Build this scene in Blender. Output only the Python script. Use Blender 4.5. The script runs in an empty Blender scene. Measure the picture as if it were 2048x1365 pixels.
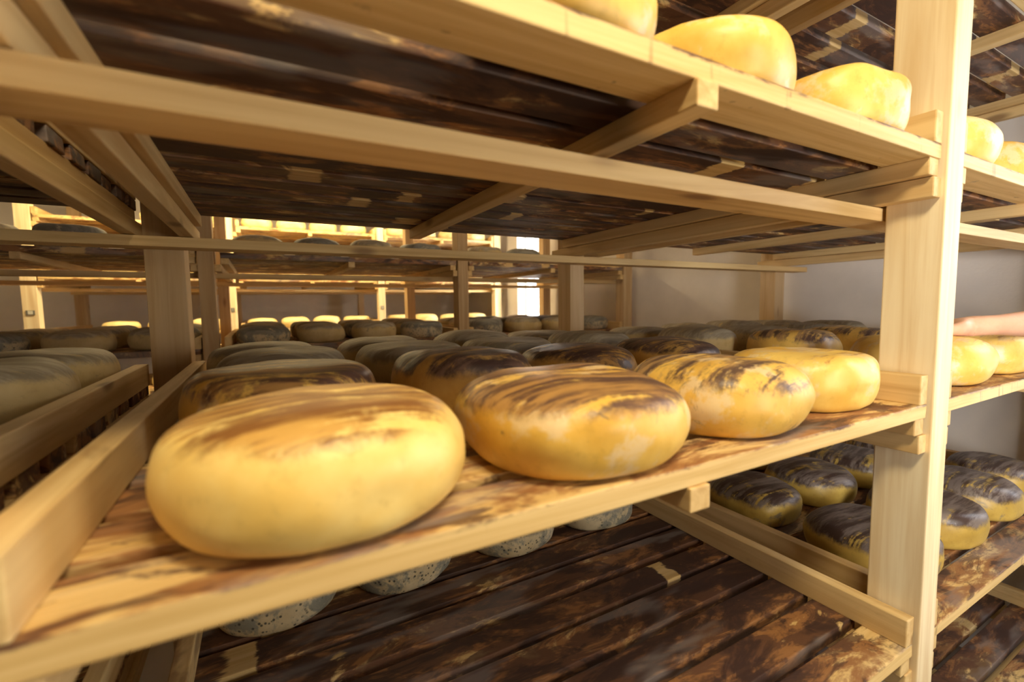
import bpy, bmesh, math, random
from mathutils import Vector, Matrix, noise as mn
random.seed(7)
U = 0.2            # one layout unit in metres
ZC = 7.8           # camera height in layout units
sc = bpy.context.scene
col = sc.collection
def W(x, y, z): return Vector((x*U, y*U, (z+ZC)*U))

# ------------------------------------------------------------ materials
def newmat(name):
    m = bpy.data.materials.new(name); m.use_nodes = True
    nt = m.node_tree; b = nt.nodes['Principled BSDF']
    return m, nt, b
class G:
    def __init__(s, nt): s.nt = nt
    def n(s, t, **k):
        x = s.nt.nodes.new(t)
        for a, v in k.items(): setattr(x, a, v)
        return x
    def l(s, a, b): s.nt.links.new(a, b)
    def math(s, op, a, b=None, clamp=False):
        x = s.n('ShaderNodeMath', operation=op); x.use_clamp = clamp
        for i, v in enumerate((a, b)):
            if v is None: continue
            if isinstance(v, (int, float)): x.inputs[i].default_value = v
            else: s.l(v, x.inputs[i])
        return x.outputs[0]
    def mix(s, f, a, b):
        x = s.n('ShaderNodeMix', data_type='RGBA')
        if isinstance(f, (int, float)): x.inputs[0].default_value = f
        else: s.l(f, x.inputs[0])
        for i, v in ((6, a), (7, b)):
            if isinstance(v, tuple): x.inputs[i].default_value = (*v, 1)
            else: s.l(v, x.inputs[i])
        return x.outputs[2]
    def ramp(s, v, lo, hi):
        x = s.n('ShaderNodeMapRange'); x.interpolation_type = 'SMOOTHSTEP'
        s.l(v, x.inputs[0]); x.inputs[1].default_value = lo; x.inputs[2].default_value = hi
        return x.outputs[0]
    def noise(s, vec, scale, detail=3, rough=.55, dist=0):
        x = s.n('ShaderNodeTexNoise'); s.l(vec, x.inputs['Vector'])
        x.inputs['Scale'].default_value = scale; x.inputs['Detail'].default_value = detail
        x.inputs['Roughness'].default_value = rough; x.inputs['Distortion'].default_value = dist
        return x.outputs['Fac']
    def coords(s, scale=(1, 1, 1), rnd=True, kind='Object'):
        tc = s.n('ShaderNodeTexCoord').outputs[kind]
        if rnd:
            oi = s.n('ShaderNodeObjectInfo').outputs['Random']
            m = s.math('MULTIPLY', oi, 37.0)
            a = s.n('ShaderNodeVectorMath', operation='ADD'); s.l(tc, a.inputs[0])
            cb = s.n('ShaderNodeCombineXYZ'); s.l(m, cb.inputs[0]); s.l(m, cb.inputs[1]); s.l(m, cb.inputs[2])
            s.l(cb.outputs[0], a.inputs[1]); tc = a.outputs[0]
        m = s.n('ShaderNodeVectorMath', operation='MULTIPLY'); s.l(tc, m.inputs[0]); m.inputs[1].default_value = scale
        return m.outputs[0]
    def bump(s, h, b, strength=.3, dist=.002):
        x = s.n('ShaderNodeBump'); x.inputs['Strength'].default_value = strength; x.inputs['Distance'].default_value = dist
        s.l(h, x.inputs['Height']); s.l(x.outputs[0], b.inputs['Normal'])

def wood(name, axis, light=(.76, .55, .26), dark=(.58, .37, .15), stain=0.0):
    m, nt, b = newmat(name); g = G(nt)
    st = [34., 34., 34.]; st[axis] = 1.6
    v = g.coords(tuple(st))
    grain = g.noise(v, 1.0, 4, .6, .6)
    st2 = [9., 9., 9.]; st2[axis] = 1.2
    broad = g.noise(g.coords(tuple(st2)), 1.0, 3, .5, .8)
    c = g.mix(g.ramp(grain, .35, .7), light, dark)
    c = g.mix(g.math('MULTIPLY', g.ramp(broad, .45, .75), .45), c, (.56, .36, .16))
    st3 = [14., 14., 14.]; st3[axis] = 5.
    vo = g.n('ShaderNodeTexVoronoi'); g.l(g.coords(tuple(st3)), vo.inputs['Vector']); vo.inputs['Scale'].default_value = .62
    knot = g.math('SUBTRACT', 1.0, g.ramp(vo.outputs['Distance'], .05, .17))
    c = g.mix(g.math('MULTIPLY', knot, .7), c, (.17, .075, .03))
    if stain:
        sv = [5., 5., 5.]; sv[axis] = 2.2
        sn = g.noise(g.coords(tuple(sv)), 1.0, 5, .65, .4)
        c = g.mix(g.math('MULTIPLY', g.ramp(sn, .56, .66), stain), c, (.16, .07, .03))
    g.l(c, b.inputs['Base Color']); b.inputs['Roughness'].default_value = .62
    b.inputs['Specular IOR Level'].default_value = .35
    g.bump(grain, b, .25, .001)
    return m
def stained(name, amount, top_only=False):
    """slat wood soaked by the cheeses: tan with orange, brown and near black patches"""
    m, nt, b = newmat(name); g = G(nt)
    isl = g.n('ShaderNodeNewGeometry').outputs['Random Per Island']
    base = g.coords((1, 1, 1))
    off = g.n('ShaderNodeCombineXYZ'); g.l(g.math('MULTIPLY', isl, 23.0), off.inputs[0]); g.l(g.math('MULTIPLY', isl, 5.0), off.inputs[2])
    a = g.n('ShaderNodeVectorMath', operation='ADD'); g.l(base, a.inputs[0]); g.l(off.outputs[0], a.inputs[1])
    def sc_(s):
        q = g.n('ShaderNodeVectorMath', operation='MULTIPLY'); g.l(a.outputs[0], q.inputs[0]); q.inputs[1].default_value = s; return q.outputs[0]
    grain = g.noise(sc_((2.2, 60, 60)), 1.0, 4, .6, .5)
    n1 = g.noise(sc_((4.2, 11, 11)), 1.0, 5, .68, .6)
    n2 = g.noise(sc_((7, 20, 20)), 1.0, 5, .7, .8)
    n3 = g.noise(sc_((2.6, 9, 9)), 1.0, 3, .6, .3)
    clean = c = g.mix(g.ramp(grain, .3, .7), (.80, .58, .27), (.63, .41, .15))
    k = .55 - .16*amount
    c = g.mix(g.math('MULTIPLY', g.ramp(n1, k-.04, k+.05), .9), c, (.27, .105, .035))
    c = g.mix(g.math('MULTIPLY', g.ramp(n2, k+.02, k+.12), .85), c, (.10, .045, .028))
    c = g.mix(g.math('MULTIPLY', g.ramp(n1, k+.08, k+.17), .9), c, (.045, .022, .018))
    c = g.mix(g.math('MULTIPLY', g.ramp(n3, .52, .62), .5), c, (.27, .235, .225))
    if amount > .6:
        sx = g.n('ShaderNodeSeparateXYZ'); g.l(a.outputs[0], sx.inputs[0])
        cx = g.n('ShaderNodeCombineXYZ'); g.l(sx.outputs[0], cx.inputs[0])
        pn = g.noise(cx.outputs[0], 6.5, 1, .4)
        c = g.mix(g.math('MULTIPLY', g.ramp(g.math('ADD', pn, g.math('MULTIPLY', g.math('SUBTRACT', n2, .5), .22)), .625, .65), .85), c, clean)
    if top_only:
        sz = g.n('ShaderNodeSeparateXYZ'); g.l(g.n('ShaderNodeTexCoord').outputs['Object'], sz.inputs[0])
        drip = g.noise(sc_((40, 40, 3)), 1.0, 2, .5)
        tm = g.math('MAXIMUM', g.ramp(g.math('ADD', sz.outputs[2], g.math('MULTIPLY', g.math('SUBTRACT', n2, .5), .018)), .0525, .0575), g.math('MULTIPLY', g.ramp(drip, .66, .72), .5))
        c = g.mix(tm, clean, c)
    g.l(c, b.inputs['Base Color'])
    b.inputs['Roughness'].default_value = .6; b.inputs['Specular IOR Level'].default_value = .4
    g.bump(grain, b, .3, .0012)
    return m
WX, WY = wood('pine_along_x', 0), wood('pine_along_y', 1)
WZR = wood('pine_shaded_along_z', 2, light=(.60, .43, .24), dark=(.46, .30, .14))  # darker copy of the post pine, shade on rear posts put into the colour
WZ = wood('pine_along_z', 2, light=(.90, .77, .52), dark=(.76, .58, .33))
WYS = wood('pine_batten_stained', 1, stain=.6)
S_FRONT = stained('front_slat_wood', .55, True)
S_LIGHT, S_MID, S_DARK = stained('slat_wood_light_stain', .15), stained('slat_wood_stained', .62), stained('slat_wood_dark_stain', 1.0)

H = .105           # cheese wheel height, metres
def cheese_mat(name, base, base2, top, top2, lo, cov, side=0., sidecol=(.2, .18, .15), spots=0., bloom=0., rough=.42):
    """rind: base colours; mould crust on the upper face (lo = height where it starts, cov = how closed it is)"""
    m, nt, b = newmat(name); g = G(nt)
    raw = g.n('ShaderNodeTexCoord').outputs['Object']
    sp = g.n('ShaderNodeSeparateXYZ'); g.l(raw, sp.inputs[0]); z = sp.outputs[2]
    v = g.coords()
    nb = g.noise(v, 9, 4, .6)
    c = g.mix(g.ramp(nb, .35, .68), base, base2)
    nf = g.noise(v, 55, 4, .7)
    c = g.mix(g.math('MULTIPLY', g.ramp(nf, .52, .7), .25), c, tuple(q*.6 for q in base2))
    if bloom:
        n4 = g.noise(v, 13, 5, .65); 
        c = g.mix(g.math('MULTIPLY', g.ramp(n4, .52, .62), bloom), c, (.78, .66, .50))
    if side:
        n5 = g.noise(v, 11, 6, .72, .5)
        c = g.mix(g.math('MULTIPLY', g.ramp(n5, .66-.26*side, .72-.2*side), .85), c, sidecol)
    if spots:
        vo = g.n('ShaderNodeTexVoronoi'); g.l(v, vo.inputs['Vector']); vo.inputs['Scale'].default_value = 85
        c = g.mix(g.math('MULTIPLY', g.math('MULTIPLY', g.math('SUBTRACT', 1., g.ramp(vo.outputs['Distance'], .18, .32)), g.ramp(nb, .42, .55)), spots), c, (.045, .045, .04))
    # crust on top with streaks left by the boards
    st = g.noise(g.coords((3.0, 34, 8)), 1.0, 4, .65, .5)
    ed = g.math('ADD', z, g.math('MULTIPLY', g.math('SUBTRACT', g.noise(v, 14, 5, .7), .5), .05))
    tm = g.ramp(ed, lo-.006, lo+.010)
    ft = g.noise(v, 20, 5, .7)
    strk = g.ramp(g.math('ADD', g.math('MULTIPLY', st, .6), g.math('MULTIPLY', ft, .4)), .62-.24*cov, .70-.24*cov)
    tc = g.mix(g.ramp(g.noise(g.coords((5, 45, 20)), 1., 5, .7), .42, .6), top, top2)
    c = g.mix(g.math('MULTIPLY', tm, strk), c, tc)
    g.l(c, b.inputs['Base Color'])
    b.inputs['Roughness'].default_value = rough
    b.inputs['Specular IOR Level'].default_value = .45
    h = g.math('ADD', g.math('MULTIPLY', st, g.math('MULTIPLY', tm, 1.2)), g.math('ADD', g.math('MULTIPLY', nf, .25), g.math('MULTIPLY', nb, .5)))
    g.bump(h, b, .45, .003)
    return m
YEL, YEL2 = (.84, .55, .13), (.72, .42, .08)
M_GOLD = cheese_mat('rind_golden', (.93, .70, .26), (.84, .56, .15), (.26, .11, .03), (.66, .38, .10), .080, .95, bloom=.0)
M_GOLD2 = cheese_mat('rind_golden_browned', YEL, (.70, .40, .06), (.12, .06, .04), (.46, .25, .08), .073, .98, side=.26, sidecol=(.13, .09, .05), bloom=.45)
M_GOLD3 = cheese_mat('rind_golden_dark_edge', YEL, YEL2, (.12, .07, .05), (.45, .27, .11), .076, .72, side=.26, sidecol=(.24, .17, .08), bloom=.55)
M_BROWN = cheese_mat('rind_brown_top', (.62, .38, .11), (.50, .27, .06), (.065, .035, .028), (.20, .12, .085), .075, .95, side=.18, sidecol=(.07, .045, .03))
M_GREY = cheese_mat('rind_grey_top', (.60, .46, .23), (.50, .36, .15), (.27, .225, .155), (.42, .36, .26), .074, 1.05, side=.2, sidecol=(.24, .20, .14), rough=.6)
M_SPOT = cheese_mat('rind_grey_spotted', (.66, .56, .38), (.56, .44, .26), (.17, .165, .145), (.25, .24, .21), .06, 1.1, side=.75, sidecol=(.20, .21, .19), spots=.9, rough=.6)
M_DARK = cheese_mat('rind_blackened_top', (.60, .42, .10), (.46, .30, .06), (.06, .035, .028), (.20, .16, .14), .070, 1.0, side=.28, sidecol=(.22, .18, .12), rough=.42)
M_PALE = cheese_mat('rind_pale', (.80, .66, .34), (.74, .58, .26), (.4, .3, .16), (.6, .48, .26), .09, .3)
M_YELLOW = cheese_mat('rind_clean_yellow', (.88, .62, .17), (.76, .45, .08), (.46, .24, .07), (.72, .5, .24), .090, .42, side=.03, sidecol=(.42, .26, .10), bloom=.5)

def plain(name, c, rough=.6, bumpv=0, metal=0):
    m, nt, b = newmat(name); g = G(nt)
    v = g.coords(rnd=False, kind='Generated') if False else g.coords(rnd=False)
    n = g.noise(v, 3, 4, .6)
    cc = g.mix(g.ramp(n, .3, .7), c, tuple(x*.9 for x in c))
    g.l(cc, b.inputs['Base Color']); b.inputs['Roughness'].default_value = rough; b.inputs['Metallic'].default_value = metal
    if bumpv: g.bump(g.noise(v, 90, 4, .7), b, bumpv, .002)
    return m
M_WALL = plain('plaster_wall', (.76, .71, .66), .8, .5)
M_CEIL = plain('plaster_ceiling', (.70, .66, .60), .85, .3)
M_FLOOR = plain('concrete_floor', (.22, .17, .13), .6, .3)
M_WFRAME = plain('window_frame_paint', (.75, .73, .7), .4)
M_CLIP = plain('clip_metal', (.30, .30, .27), .4, 0, .6)
M_TAG = plain('clip_paper', (.7, .68, .6), .8)
M_SKIN = None
def skin():
    m, nt, b = newmat('skin'); g = G(nt)
    n = g.noise(g.coords(rnd=False), 28, 4, .6)
    g.l(g.mix(g.ramp(n, .3, .7), (.72, .43, .29), (.66, .36, .235)), b.inputs['Base Color'])
    b.inputs['Roughness'].default_value = .5
    b.inputs['Subsurface Weight'].default_value = .12; b.inputs['Subsurface Radius'].default_value = (.02, .008, .004); b.inputs['Subsurface Scale'].default_value = .4
    return m
M_SKIN = skin(); M_NAIL = plain('nail', (.78, .45, .38), .3); M_SLEEVE = plain('sleeve_cotton', (.35, .38, .42), .9)
m, nt, b = newmat('window_glass'); b.inputs['Base Color'].default_value = (1, 1, 1, 1); b.inputs['Roughness'].default_value = .02
b.inputs['Transmission Weight'].default_value = 1; b.inputs['IOR'].default_value = 1.01; M_GLASS = m

# ------------------------------------------------------------ mesh helpers
def add_box(bm, x0, x1, y0, y1, z0, z1, bev=.012, jit=0):
    """box in layout units relative to the parent's origin (already world scaled here)"""
    vs = []
    for x in (x0, x1):
        for y in (y0, y1):
            for z in (z0, z1):
                j = Vector((random.uniform(-jit, jit), random.uniform(-jit, jit), random.uniform(-jit, jit)*.5))
                vs.append(bm.verts.new((Vector((x, y, z))+j)*U))
    F = [(0, 1, 3, 2), (4, 6, 7, 5), (0, 4, 5, 1), (2, 3, 7, 6), (0, 2, 6, 4), (1, 5, 7, 3)]
    fs = [bm.faces.new([vs[i] for i in f]) for f in F]
    if bev:
        es = list({e for f in fs for e in f.edges})
        bmesh.ops.bevel(bm, geom=es, offset=bev*U, segments=2, affect='EDGES', profile=.6)
def finish(name, bm, mat, parent=None, smooth=False):
    bmesh.ops.recalc_face_normals(bm, faces=bm.faces)
    me = bpy.data.meshes.new(name); bm.to_mesh(me); bm.free()
    me.materials.append(mat)
    if smooth:
        for p in me.polygons: p.use_smooth = True
    o = bpy.data.objects.new(name, me); col.objects.link(o)
    if parent: o.parent = parent
    return o
def box_obj(name, dims, mat, parent=None, bev=.012, jit=0):
    bm = bmesh.new(); add_box(bm, *dims, bev=bev, jit=jit)
    return finish(name, bm, mat, parent)
def empty(name, loc, label, cat, group=None):
    o = bpy.data.objects.new(name, None); col.objects.link(o); o.location = loc
    o.empty_display_size = .05
    o['label'] = label; o['category'] = cat
    if group: o['group'] = group
    return o

# ------------------------------------------------------------ layout
LV = {'top': 3.80, 'upper': 1.40, 'middle': -1.0, 'lower': -3.41, 'bottom': -5.82}
COLS = [(-8.15, -7.69), (-1.31, -.87), (5.53, 5.88), (12.45, 12.87)]
BAYS = {'left': (-7.67, -1.33), 'centre': (-.86, 5.51), 'right': (5.90, 12.43)}
RACKS = {'nearest': (1.82, 8.05), 'second': (13.6, 19.85), 'third': (24.8, 31.0)}
FLOOR = -ZC

def make_rack(rk, levels, cols, beams):
    y0, y1 = RACKS[rk]
    R = empty('shelving_rack', W(0, y0, FLOOR),
        {'nearest': 'pine shelving rack in the foreground, whose thick post stands at the right of the picture',
         'second': 'pine shelving rack standing across the aisle behind the foreground one, in shade',
         'third': 'brightly lit pine shelving rack farthest back, along the rear wall'}[rk], 'rack', 'pine racks standing one behind the other')
    def B(name, x0, x1, ya, yb, z0, z1, mat, **k):
        return box_obj(name, (x0, x1, ya-y0, yb-y0, z0-FLOOR, z1-FLOOR), mat, R, **k)
    for i in cols:
        a, b_ = COLS[i]
        if rk != 'nearest' and i in (1,): b_ -= .1
        for (ya, yb) in ((y0, y0+.46), (y1-.44, y1)):
            B('post', a, b_, ya, yb, FLOOR, 5.4, WZ if (ya == y0 and rk != 'second') else WZR)
            if rk == 'third' and ya == y0 and i < 3:
                c = B('label_clip', a+.10, b_-.10, ya-.03, ya, -.14, .04, M_CLIP, bev=.005)
                d = box_obj('paper_tag', (a+.16, b_-.16, -.045, -.03, -.12-FLOOR, .02-FLOOR), M_TAG, c, bev=.002)
        for l in levels:
            L = LV[l]
            if i > 0: B('rail', a-.15, a, y0+.04, y1, L-.47, L-.29, WY)
            if i < len(COLS)-1: B('rail', b_, b_+.15, y0+.04, y1, L-.47, L-.29, WY)
    for l in beams:
        L = LV[l]
        xa, xb = COLS[cols[0]][0], COLS[cols[-1]][1]+.35
        B('beam', xa, xb, y0+.49, y0+.86, L-.61, L-.48, WX)
        B('beam', xa, xb, y1-.85, y1-.46, L-.61, L-.48, WX)
    return R
make_rack('nearest', ['top', 'upper', 'middle', 'lower', 'bottom'], [0, 1, 2, 3], ['upper', 'bottom'])
make_rack('second', ['upper', 'middle', 'lower'], [0, 1, 2, 3], ['upper', 'lower'])
make_rack('third', ['top', 'upper', 'middle', 'lower'], [0, 1, 2, 3], ['upper', 'lower'])

SH = {'top': 'top shelf', 'upper': 'upper shelf', 'middle': 'middle shelf', 'lower': 'lower shelf', 'bottom': 'bottom shelf'}
RN = {'nearest': 'foreground rack', 'second': 'second rack in the shade', 'third': 'far lit rack'}
def make_tray(rk, bay, lv, mat):
    xa, xb = BAYS[bay]; y0, y1 = RACKS[rk]; L = LV[lv]
    xa, xb = xa+.01, xb-.01
    ya, yb = y0+.04, y1-.46
    o = empty('slatted_tray', W(xa, ya, L-.284), f'slatted pine tray, {SH[lv]} of the {RN[rk]}, {bay} bay', 'tray', f'slatted trays on the {RN[rk]}')
    w, d = xb-xa, yb-ya
    bm = bmesh.new(); n = 12; pitch = (d+.115)/n
    if rk == 'nearest':
        box_obj('front_slat', (0.005, w-.005, 0, .385, .155, .29), S_FRONT, o, jit=.005)
    for i in range(1 if rk == 'nearest' else 0, n):
        s = .38+random.uniform(-.03, .02) if i else .385
        add_box(bm, random.uniform(0, .03), w-random.uniform(0, .03), i*pitch, i*pitch+s, .155, .29, jit=.006)
    finish('slat_deck', bm, mat, o)
    for x in (.02, w*.5-.10, w-.20):
        box_obj('cross_batten', (x, x+.18, -.02 if 0 < x < w-.3 and x > .1 else .01, d-.02, 0, .155), WY, o)
    for x in (0, w-.145):
        box_obj('end_batten', (x, x+.145, .0, d-.01, .29, .57), WYS if rk == 'nearest' else WY, o)
    return o
for bay in ('left', 'centre', 'right'):
    make_tray('nearest', bay, 'top', S_DARK)
    make_tray('nearest', bay, 'upper', S_DARK)
    make_tray('nearest', bay, 'middle', S_LIGHT if bay != 'left' else S_MID)
    make_tray('nearest', bay, 'lower', S_DARK if bay == 'centre' else S_MID)
    if bay != 'left': make_tray('nearest', bay, 'bottom', S_DARK)
    make_tray('second', bay, 'upper', S_MID)
    make_tray('second', bay, 'middle', S_MID)
    make_tray('third', bay, 'upper', S_LIGHT)
    make_tray('third', bay, 'middle', S_LIGHT)
    make_tray('third', bay, 'lower', S_LIGHT)
    make_tray('third', bay, 'top', S_LIGHT)

# ------------------------------------------------------------ cheese wheels
PROF_A = [(0, 0), (.70, 0), (.83, .015), (.925, .10), (.98, .27), (1, .45), (.98, .62), (.92, .78), (.82, .895), (.68, .96), (.45, .99), (0, 1)]
PROF_B = [(0, 0), (.76, 0), (.88, .02), (.955, .12), (.99, .30), (1, .5), (.985, .68), (.945, .83), (.87, .93), (.75, .98), (.45, 1), (0, 1)]
def cheese_mesh(seed, R, h, n=2.7, sq=2.2, lump=.05, sag=.0, boxy=False):
    """wheel with bulging side; origin at the middle of the underside"""
    rnd = random.Random(seed); off = Vector((rnd.uniform(0, 99), rnd.uniform(0, 99), 0))
    bm = bmesh.new(); NS = 72
    CP = PROF_B if boxy else PROF_A
    prof = []
    for i in range(len(CP)-1):
        p0, p1, p2, p3 = CP[max(i-1, 0)], CP[i], CP[i+1], CP[min(i+2, len(CP)-1)]
        for q in range(3):
            t = q/3
            prof.append(tuple(.5*((2*p1[j])+(p2[j]-p0[j])*t+(2*p0[j]-5*p1[j]+4*p2[j]-p3[j])*t*t+(3*p1[j]-p0[j]-3*p2[j]+p3[j])*t**3) for j in (0, 1)))
    prof.append(CP[-1]); NP = len(prof)-1
    prof = [(r, z*2-1) for r, z in prof]
    rings = []
    for k, (r, z) in enumerate(prof):
        if k in (0, NP):
            zz = h*.5*(1+z)
            rings.append([bm.verts.new((0, 0, max(zz, 0)-(sag*h*.1 if k else 0)))]); continue
        ring = []
        for s in range(NS):
            a = 2*math.pi*s/NS
            c, si = math.cos(a), math.sin(a)
            sr = 1/((abs(c)**sq+abs(si)**sq)**(1/sq))
            p = Vector((c, si, z*.6))
            w = 1+lump*mn.noise(p*1.1+off)+lump*.35*mn.noise(p*3.1+off)
            rr = R*r*sr*w/1.02
            zz = h*.5*(1+z)
            if z > 0: zz += h*(.06*mn.noise(Vector((c*r, si*r, 3))*1.6+off)+.10*lump*mn.noise(Vector((c*r*6, si*r*14, 3))+off))*z
            ring.append(bm.verts.new((rr*c, rr*si, max(zz, 0))))
        rings.append(ring)
    for k in range(NP):
        A, Bq = rings[k], rings[k+1]
        for s in range(NS):
            s2 = (s+1) % NS
            if len(A) == 1: bm.faces.new((A[0], Bq[s2], Bq[s]))
            elif len(Bq) == 1: bm.faces.new((A[s], A[s2], Bq[0]))
            else: bm.faces.new((A[s], A[s2], Bq[s2], Bq[s]))
    bmesh.ops.recalc_face_normals(bm, faces=bm.faces)
    me = bpy.data.meshes.new('cheese_wheel'); bm.to_mesh(me); bm.free()
    for p in me.polygons: p.use_smooth = True
    return me
VAR = [dict(seed=i, R=.143, h=H*(1+.04*((i % 3)-1)), lump=.05+.02*(i % 2), n=2.6+.15*(i % 3), sq=2.1+.12*(i % 4), boxy=i in (3, 4)) for i in range(6)]
MESH = {}
def mesh_for(mat, i):
    k = (mat.name, i % 6)
    if k not in MESH:
        me = cheese_mesh(**VAR[i % 6]); me.materials.append(mat); MESH[k] = me
    return MESH[k]
proto = bpy.data.objects.new('cheese_wheel', mesh_for(M_GOLD, 0))
ncheese = 0
def cheese(x, y, L, R, mat, label, group, hs=1.0, v=None, rz=None):
    global ncheese
    i = ncheese if v is None else v
    for xa, xb in BAYS.values():
        if xa < x < xb: x = min(max(x, xa+.17+R*1.06), xb-.17-R*1.06)
    o = proto if ncheese == 0 else proto.copy()
    o.data = mesh_for(mat, i)
    col.objects.link(o)
    o.location = W(x, y, L+.012); s = R*U/.143
    o.scale = (s, s, hs)
    o.rotation_euler = (0, 0, random.uniform(-.25, .25) if rz is None else rz)
    o['label'] = label; o['category'] = 'cheese'; o['group'] = group
    ncheese += 1
    return o
ORD = ['first', 'second', 'third', 'fourth']
gN = 'cheese wheels on the middle shelf of the foreground rack, centre bay'
L = LV['middle']
cheese(.25, 2.52, L, .735, M_GOLD, 'large golden cheese wheel nearest the viewer, brown-streaked top, front row far left', gN, 1.05, 0, .1)
cheese(1.83, 2.54, L, .765, M_GOLD2, 'golden cheese wheel with dark brown top and black specks, second in the front row', gN, 1.0, 1, -.1)
cheese(3.32, 2.53, L, .70, M_GOLD3, 'golden cheese wheel with pale dusty right side, third in the front row', gN, .96, 2, .15)
cheese(4.66, 2.58, L, .62, M_YELLOW, 'bright yellow cheese wheel at the right end of the front row beside the thick post', gN, .98, 3, .0)
cheese(.14, 4.15, L, .73, M_GOLD2, 'brown-topped yellow cheese wheel right behind the nearest big golden one', gN, 1.0, 4)
cheese(1.72, 4.14, L, .69, M_BROWN, 'ochre cheese wheel with dark mottled top, second from left in the second row', gN, 1.05, 5)
cheese(3.14, 4.2, L, .68, M_BROWN, 'cheese wheel with blackish brown shiny top, third from left in the second row', gN, 1.05, 0)
cheese(4.6, 4.25, L, .68, M_BROWN, 'dark-topped cheese wheel at the right end of the second row', gN, 1.0, 1)
for r, (Y, xs) in enumerate(((5.62, (.20, 1.62, 2.98, 4.45)), (6.98, (-.02, 1.58, 3.05, 4.42)))):
    for i, x in enumerate(xs):
        cheese(x, Y, L, .67, M_GREY, f'grey mouldy cheese wheel, {ORD[i]} from left in {ORD[r+2]} row, centre bay, foreground rack', gN, 1.0+.05*((i+r) % 2))
gR = 'cheese wheels on the middle shelf of the foreground rack, right bay'
cheese(7.22, 2.56, L, .70, M_YELLOW, 'yellow cheese wheel under the hand, just right of the thick post', gR, .98, 2)
cheese(8.78, 2.6, L, .70, M_YELLOW, 'yellow cheese wheel at the right picture edge under the forearm', gR, .98, 3)
cheese(7.48, 4.25, L, .66, M_GOLD3, 'dark-topped yellow cheese wheel in the second row seen just left of the thick post', gR, 1.0, 5)
cheese(9.1, 4.25, L, .68, M_GOLD3, 'dusty yellow cheese wheel half hidden behind the thick post, second row', gR, 1.0)
for r, (Y, xs, mt) in enumerate(((5.62, (6.85, 8.45, 9.95, 11.4), M_GREY), (6.98, (6.75, 8.3, 9.8, 11.3), M_GREY))):
    for i, x in enumerate(xs):
        cheese(x, Y, L, .68, mt, f'grey mouldy cheese wheel, {ORD[i]} from left in {ORD[r+2]} row, right bay, foreground rack', gR, 1.0)
gL = 'cheese wheels on the middle shelf of the foreground rack, left bay'
cheese(-2.13, 5.72, L, .70, M_YELLOW if False else M_GREY, 'tan cheese wheel at the left picture edge, front one on the left tray', gL, 1.05, 1)
cheese(-2.12, 7.12, L, .66, M_GREY, 'tan cheese wheel behind the front one at the left picture edge', gL, 1.0, 2)
# upper shelf of the foreground rack
L = LV['upper']; gU = 'yellow cheese wheels on the upper shelf of the foreground rack'
cheese(1.60, 2.52, L, .70, M_YELLOW, 'yellow cheese wheel cut off by the top picture edge, leftmost on the upper shelf', gU, 1.1, 0)
cheese(3.08, 2.55, L, .68, M_YELLOW, 'domed yellow cheese wheel in the middle of the three on the upper shelf', gU, 1.0, 1)
cheese(4.62, 2.45, L, .62, M_YELLOW, 'yellow cheese wheel on the upper shelf right against the thick post', gU, 1.0, 3)
cheese(6.88, 2.52, L, .67, M_YELLOW, 'yellow cheese wheel on the upper shelf just right of the thick post', gU, 1.0, 2)
cheese(8.5, 2.55, L, .68, M_YELLOW, 'yellow cheese wheel on the upper shelf at the right picture edge', gU, 1.0, 5)
# lower shelf of the foreground rack
L = LV['lower']; gD = 'mouldy cheese wheels on the lower shelf of the foreground rack'
for i, (x, lab) in enumerate(((-.12, 'pale cheese wheel with grey mould patches seen below the shelf edge, leftmost underneath'),
                    (1.42, 'grey spotted cheese wheel below the shelf edge, second from left underneath'),
                    (3.02, 'grey cheese wheel with black specks below the shelf edge, third from left underneath'),
                    (4.5, 'grey cheese wheel below the shelf edge, rightmost of the four underneath'))):
    cheese(x, 5.72, L, .67, M_SPOT, lab, gD, 1.0, i)
LR = [(6.85, 2.82, .70, 'dark glossy cheese wheel on the lower shelf, half hidden by the thick post'),
      (8.42, 2.82, .68, 'dark-topped yellow cheese wheel on the lower shelf, next right of the thick post'),
      (10.0, 2.82, .68, 'bluish-sheened dark-topped cheese wheel on the lower shelf at the right picture edge'),
      (11.5, 2.9, .66, 'dark cheese wheel in the front corner of the lower right tray by the wall'),
      (6.85, 4.42, .66, 'dark-crusted cheese wheel on the lower shelf beside the two parallel battens'),
      (8.3, 4.36, .67, 'dark-crusted cheese wheel on the lower shelf, behind and right of the one by the battens'),
      (9.8, 4.4, .68, 'dark-crusted cheese wheel on the lower shelf, second row right of the thick post'),
      (11.3, 4.5, .64, 'dark cheese wheel on the lower shelf by the wall batten, second row'),
      (8.9, 5.95, .66, 'shaded cheese wheel on the lower shelf in the back row left of the thick post')]
for (x, y, r, lab) in LR:
    if r: cheese(x, y, L, r, M_DARK, lab, 'dark-topped cheese wheels on the lower shelf, right bay')
# second rack
for bay, xs in (('left', (-5.35, -3.78, -2.21)), ('centre', (.03, 1.52, 3.02, 4.55)), ('right', (6.8, 8.35, 9.9, 11.45))):
    for r in range(3):
        for i, x in enumerate(xs):
            cheese(x+random.uniform(-.03, .03), 14.42+1.48*r, LV['middle'], .67, M_GREY if (i+r) % 3 else M_SPOT,
                f'greyish cheese wheel, {ORD[i]} from left in {ORD[r]} row, {bay} bay, second rack middle shelf', f'cheese wheels on the middle shelf of the second rack')
    for i, x in enumerate(xs):
        if bay == 'right' and i > 1: continue
        cheese(x, 14.4, LV['upper'], .66, M_SPOT if i % 2 else M_GREY,
                f'shaded cheese wheel, {ORD[i]} from left, {bay} bay, upper shelf of the second rack', 'cheese wheels on the upper shelf of the second rack', 1.05)
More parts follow.
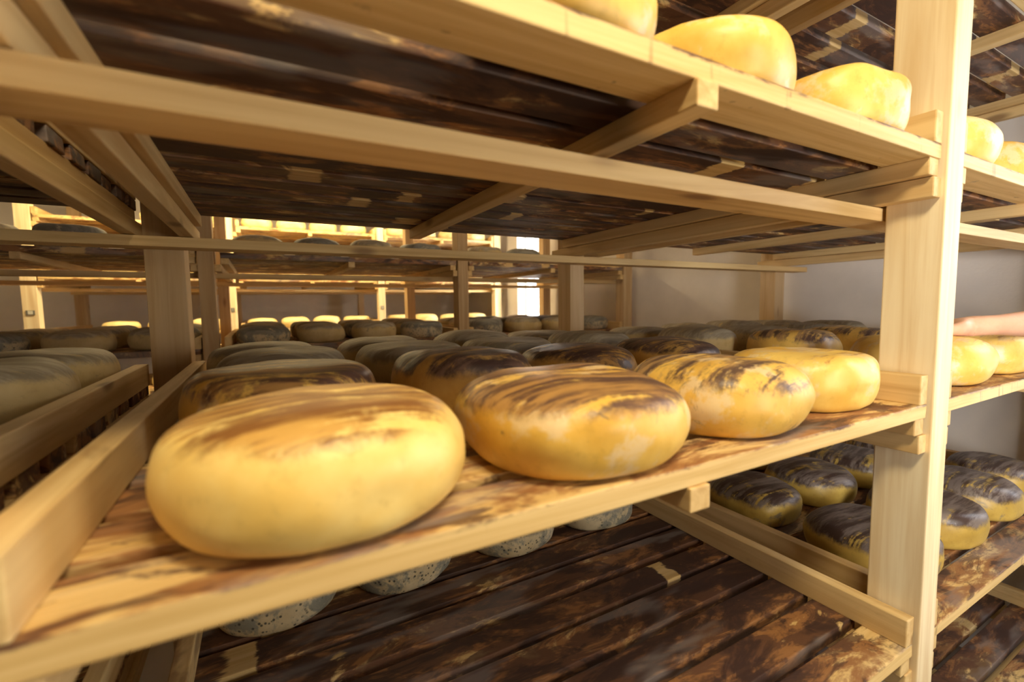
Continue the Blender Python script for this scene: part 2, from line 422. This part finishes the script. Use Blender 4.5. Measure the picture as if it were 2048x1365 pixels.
# third rack
for bay, xs in (('left', (-5.35, -3.78, -2.2)), ('centre', (.04, 1.52, 3.0, 4.5)), ('right', (6.8, 8.35, 9.9, 11.45))):
    for lv in ('middle', 'upper', 'top', 'lower'):
        if bay == 'right' and lv == 'lower': continue
        for i, x in enumerate(xs):
            cheese(x, 25.6, LV[lv], .67, M_PALE, f'brightly lit pale cheese wheel, {ORD[i]} from left, {bay} bay, {SH[lv]} of far rack', f'pale cheese wheels on the {SH[lv]} of the far rack', 1.0)

# ------------------------------------------------------------ room
def struct(name, dims, mat, parent=None, bev=0):
    o = box_obj(name, dims, mat, parent, bev=bev)
    if not parent: o['kind'] = 'structure'
    return o
ZS = ZC
def sbox(name, x0, x1, y0, y1, z0, z1, mat, parent=None): return struct(name, (x0, x1, y0, y1, z0+ZS, z1+ZS), mat, parent)
XW, XL, YB, YF, CEIL = 13.4, -16, 32.2, -15, 6.6
sbox('floor', XL-1, XW+1, YF-1, YB+1, FLOOR-.5, FLOOR, M_FLOOR)
sbox('ceiling', XL-1, XW+1, YF-1, YB+1, CEIL, CEIL+.5, M_CEIL)
sbox('wall_left', XL-1, XL, YF-1, YB+1, FLOOR, CEIL, M_WALL)
sbox('wall_back', XL, XW, YB, YB+1, FLOOR, CEIL, M_WALL)
sbox('wall_front', XL, XW, YF-1, YF, FLOOR, CEIL, M_WALL)
WIN = [(-4.6, .6), (21.0, 23.7)]
WZ0, WZ1 = -2.6, 5.0
bm = bmesh.new()
ys = [YF-1, WIN[0][0], WIN[0][1], WIN[1][0], WIN[1][1], YB+1]
for a, b_ in ((0, 1), (2, 3), (4, 5)):
    add_box(bm, XW, XW+1, ys[a], ys[b_], FLOOR+ZS, CEIL+ZS, bev=0)
for a, b_ in WIN:
    add_box(bm, XW, XW+1, a, b_, FLOOR+ZS, WZ0+ZS, bev=0); add_box(bm, XW, XW+1, a, b_, WZ1+ZS, CEIL+ZS, bev=0)
o = finish('wall_right', bm, M_WALL); o['kind'] = 'structure'
for k, (a, b_) in enumerate(WIN):
    w = bpy.data.objects.new(f'window_{k+1}', None); col.objects.link(w); w['kind'] = 'structure'
    bm = bmesh.new(); t = .12
    for (ya, yb, za, zb) in ((a, a+t, WZ0, WZ1), (b_-t, b_, WZ0, WZ1), (a+t, b_-t, WZ0, WZ0+t), (a+t, b_-t, WZ1-t, WZ1)):
        add_box(bm, XW+.55, XW+.75, ya, yb, za+ZS, zb+ZS, bev=.01)
    finish('window_frame', bm, M_WFRAME, w)
    box_obj('window_glass', (XW+.63, XW+.66, a+t, b_-t, WZ0+t+ZS, WZ1-t+ZS), M_GLASS, w, bev=0)

# ------------------------------------------------------------ hand and forearm on the cheese
def skinned(name, chains, mat, parent=None, sub=2):
    """chains: list of (points, radii), first chain's first point is the root; later chains start at ('j', index)"""
    vs, es, rs = [], [], []
    for ch in chains:
        start, pts = ch
        prev = start
        for (p, r) in pts:
            vs.append(p); rs.append(r)
            if prev is not None: es.append((prev, len(vs)-1))
            prev = len(vs)-1
    me = bpy.data.meshes.new(name); me.from_pydata([tuple(v) for v in vs], es, []); me.update()
    o = bpy.data.objects.new(name, me); col.objects.link(o)
    me.materials.append(mat)
    md = o.modifiers.new('skin', 'SKIN'); md.use_smooth_shade = True
    for i, r in enumerate(rs):
        d = me.skin_vertices[0].data[i]
        d.radius = (r if isinstance(r, tuple) else (r, r)); d.use_root = (i == 0)
    s = o.modifiers.new('sub', 'SUBSURF'); s.levels = sub; s.render_levels = sub
    if parent: o.parent = parent
    return o
WR = Vector((7.72, 2.08, -.33))                       # wrist
fd = (Vector((6.85, 2.78, 0))-Vector((7.72, 2.08, 0))).normalized()   # hand direction
sd = Vector((fd.y, -fd.x, 0))                         # towards the thumb side (+: away from camera left)
def HP(a, s, z): q = WR+fd*a+sd*s; return W(q.x, q.y, z)
topz = -.455
PX, PYY = 10.85, .05                                   # where the person stands in the aisle
def PB(x, y, z): return W(PX+x, PYY+y, z)
# 0 pelvis .. spine .. head, then the arm that reaches on to the shelf with its hand
chains = [(None, [(PB(0, 0, -3.35), (.150, .105)), (PB(0, .02, -2.75), (.135, .095)), (PB(0, .0, -2.0), (.145, .10)), (PB(0, 0, -1.3), (.155, .10)),
                  (PB(0, -.02, -.85), (.10, .075)), (PB(0, .0, -.55), .052), (PB(0, .08, -.28), .056), (PB(0, .16, .05), (.072, .088)), (PB(0, .14, .38), (.066, .082)), (PB(0, .12, .56), .045)]),
          (4, [(PB(-.55, 0, -.84), .058), (PB(-.88, .05, -.84), .056), (W(9.62, .80, -.55), .045), (W(9.2, 1.45, -.32), .040), (W(8.65, 1.70, -.32), .042), (W(8.15, 1.90, -.32), .034), (W(7.80, 2.04, -.325), .0255),
               (HP(.14, 0, -.338), .0265), (HP(.30, 0, -.345), .0262)])]
base = 18
fing = [(-.18, .90), (-.06, 1.02), (.06, 1.00), (.18, .86)]
tips = []
for k, (q_, ln) in enumerate(fing):
    mc = HP(.42, q_*.85, -.365); kn = HP(.56, q_*1.0, -.375); p1 = HP(.56+.5*(ln-.56)*.9, q_*1.12, -.39); p2 = HP(.56+.8*(ln-.56), q_*1.18, -.40); p3 = HP(ln, q_*1.2, topz+.07)
    chains.append((base, [(mc, .017), (kn, .0135), (p1, .0098), (p2, .0090), (p3, .0075)])); tips.append((p2, p3))
chains.append((base-1, [(HP(.26, .20, -.37), .015), (HP(.44, .34, -.40), .0115), (HP(.60, .42, topz+.07), .009)]))
def nverts(): return sum(len(c[1]) for c in chains)
# hanging arm with a slightly curled hand
rb = nverts()
chains.append((4, [(PB(.55, 0, -.84), .058), (PB(.90, 0, -.86), .056), (PB(1.08, -.02, -1.6), .045), (PB(1.14, .0, -2.25), .041), (PB(1.16, .12, -2.9), .036), (PB(1.16, .26, -3.42), .025), (PB(1.15, .31, -3.62), .027), (PB(1.14, .34, -3.80), .027)]))
for q_, ln in ((-.16, .52), (-.05, .60), (.06, .57), (.16, .46)):
    chains.append((rb+7, [(PB(1.14, .36+q_, -3.93), .014), (PB(1.13, .39+q_*1.1, -3.93-ln*.45), .0100), (PB(1.06, .40+q_*1.1, -3.90-ln*.9), .0085)]))
chains.append((rb+6, [(PB(1.08, .50, -3.72), .014), (PB(1.02, .58, -3.92), .0105), (PB(.98, .60, -4.08), .009)]))
# legs and feet
for sx_ in (-1, 1):
    chains.append((0, [(PB(.42*sx_, .02, -3.6), .098), (PB(.47*sx_, .05, -4.4), .080), (PB(.48*sx_, .10, -5.5), .056), (PB(.49*sx_, .0, -6.2), .056), (PB(.50*sx_, -.08, -7.2), .038), (PB(.51*sx_, -.08, -7.55), .038), (PB(.54*sx_, .35, -7.62), .033), (PB(.57*sx_, .72, -7.65), .026)]))
arm = skinned('person', chains, M_SKIN)
arm['label'] = 'person reaching in from the aisle, bare forearm and hand on a yellow cheese wheel'
arm['category'] = 'person'
bm = bmesh.new()
for (a, b_) in tips:
    d = (b_-a).normalized(); up = Vector((0, 0, 1)); up = (up-d*up.dot(d)).normalized(); sx = d.cross(up)
    M = Matrix((sx, d, up)).transposed().to_4x4(); M.translation = b_+up*.0062+d*.001
    bmesh.ops.create_uvsphere(bm, u_segments=12, v_segments=8, radius=1, matrix=M @ Matrix.Diagonal((.0048, .0062, .0016, 1)))
finish('fingernails', bm, M_NAIL, arm, smooth=True)
M_TROUSER = plain('trouser_cotton', (.07, .075, .09), .9); M_HAIR = plain('brown_hair', (.08, .045, .025), .6); M_SHOE = plain('white_clog', (.75, .75, .73), .4)
skinned('shirt', [(None, [(PB(0, 0.03, -4.0), (.190, .135)), (PB(0, .02, -3.5), (.182, .130)), (PB(0, .02, -2.75), (.155, .112)), (PB(0, .0, -2.0), (.160, .114)), (PB(0, 0, -1.3), (.168, .114)), (PB(0, -.02, -.85), (.112, .088)), (PB(0, 0, -.66), .060)]),
    (5, [(PB(-.55, 0, -.84), .070), (PB(-.88, .05, -.83), .068), (W(9.70, .68, -.60), .060)]),
    (5, [(PB(.55, 0, -.84), .070), (PB(.90, 0, -.86), .068), (PB(1.06, -.02, -1.5), .060)])], M_SLEEVE, arm)
skinned('trousers', [(None, [(PB(0, 0, -3.0), (.150, .104)), (PB(0, 0, -3.35), (.164, .118))])]+[(1, [(PB(.42*k_, .02, -3.6), .108), (PB(.47*k_, .05, -4.4), .092), (PB(.48*k_, .10, -5.5), .070), (PB(.49*k_, .0, -6.2), .068), (PB(.50*k_, -.08, -7.3), .054)]) for k_ in (-1, 1)], M_TROUSER, arm)
def blob(name, items, mat):
    bm = bmesh.new()
    for (x, y, z, rx, ry, rz) in items:
        bmesh.ops.create_uvsphere(bm, u_segments=24, v_segments=16, radius=1, matrix=Matrix.Translation(PB(x, y, z)) @ Matrix.Diagonal((rx, ry, rz, 1)))
    return finish(name, bm, mat, arm, smooth=True)
blob('hair', [(0, .02, .30, .084, .094, .088)], M_HAIR)
blob('eye', [(-.16, .52, .16, .011, .008, .009)], M_TAG); blob('eye', [(.16, .52, .16, .011, .008, .009)], M_TAG)
blob('nose', [(0, .60, .02, .011, .020, .020)], M_SKIN); blob('mouth', [(0, .53, -.16, .022, .007, .006)], M_NAIL)
blob('ear', [(-.40, .14, .06, .008, .018, .028)], M_SKIN); blob('ear', [(.40, .14, .06, .008, .018, .028)], M_SKIN)
for k_ in (-1, 1): blob('shoe', [(.545*k_, .32, -7.62, .052, .135, .034)], M_SHOE)

# ------------------------------------------------------------ light
def area(name, loc, target, size, power, color, sy=None, spread=180):
    l = bpy.data.lights.new(name, 'AREA'); l.energy = power; l.color = color; l.size = size; l.spread = math.radians(spread)
    if sy: l.shape = 'RECTANGLE'; l.size_y = sy
    o = bpy.data.objects.new(name, l); col.objects.link(o); o.location = loc
    o.rotation_euler = (target-loc).to_track_quat('-Z', 'Y').to_euler()
    return o
area('daylight_front_window', W(XW+1.3, -2.0, 1.4), W(4, -1.0, -.8), 5.2*U, 20, (.80, .87, 1.0), 7.4*U)
area('daylight_aisle_window', W(XW+1.3, 22.35, 1.2), W(0, 22.35, 0), 2.7*U, 80, (1.0, .93, .80), 7.4*U)
area('ceiling_lamp_front_aisle', W(1.0, -1.3, 5.4), W(2.6, 2.0, -1.0), 2.6*U, 20, (1.0, .83, .52), 1.0*U)
area('right_wall_fill', W(3.2, -7, -.9), W(13.4, 4.0, -.2), 3.0*U, 9, (1.0, .98, .98), 3.0*U, 80)  # added narrow fill for the right wall and bay, no window behind it
area('front_fill', W(5.0, -4.2, .1), W(3.6, 3, -.2), 2.4*U, 11, (1.0, .88, .66), 2.4*U)  # added soft warm fill for the shelf fronts, not a fixture of the room
area('back_aisle_fill', W(0, 22.2, 5.9), W(0, 23.2, 0), 14*U, 75, (1.0, .76, .38), 1.2*U)  # added warm fill that brightens the far rack, no fixture there
area('middle_aisle_fill', W(8, 10.8, 6.0), W(8, 10.8, 0), 3*U, 4.8, (1.0, .74, .42), 1.2*U)  # added weak warm fill lifting the dim aisle between the racks
wd = bpy.data.worlds.new('world'); sc.world = wd; wd.use_nodes = True
wd.node_tree.nodes['Background'].inputs[0].default_value = (.95, .97, 1, 1)
wd.node_tree.nodes['Background'].inputs[1].default_value = 3.0

# ------------------------------------------------------------ camera
f, pit, yaw, rol = 913.4, .0791, .50068, -.01364
cp, sp, cy, sy = math.cos(pit), math.sin(pit), math.cos(yaw), math.sin(yaw)
fw = Vector((sy*cp, cy*cp, -sp)); rt = Vector((cy, -sy, 0)); up = rt.cross(fw)
r2 = rt*math.cos(rol)+up*math.sin(rol); u2 = -rt*math.sin(rol)+up*math.cos(rol)
cam = bpy.data.cameras.new('camera'); co = bpy.data.objects.new('camera', cam); col.objects.link(co)
M = Matrix((r2, u2, -fw)).transposed().to_4x4(); M.translation = W(0, 0, 0); co.matrix_world = M
cam.sensor_width = 36; cam.lens = f/2048*36; cam.clip_start = .01
cam.dof.use_dof = True; cam.dof.focus_distance = 1.15; cam.dof.aperture_fstop = 2.8
sc.camera = co
vs_ = sc.view_settings
vs_.view_transform = 'Standard'; vs_.look = 'None'; vs_.gamma = 1; vs_.use_curve_mapping = False; vs_.exposure = 0.15
sc.cycles.max_bounces = 8
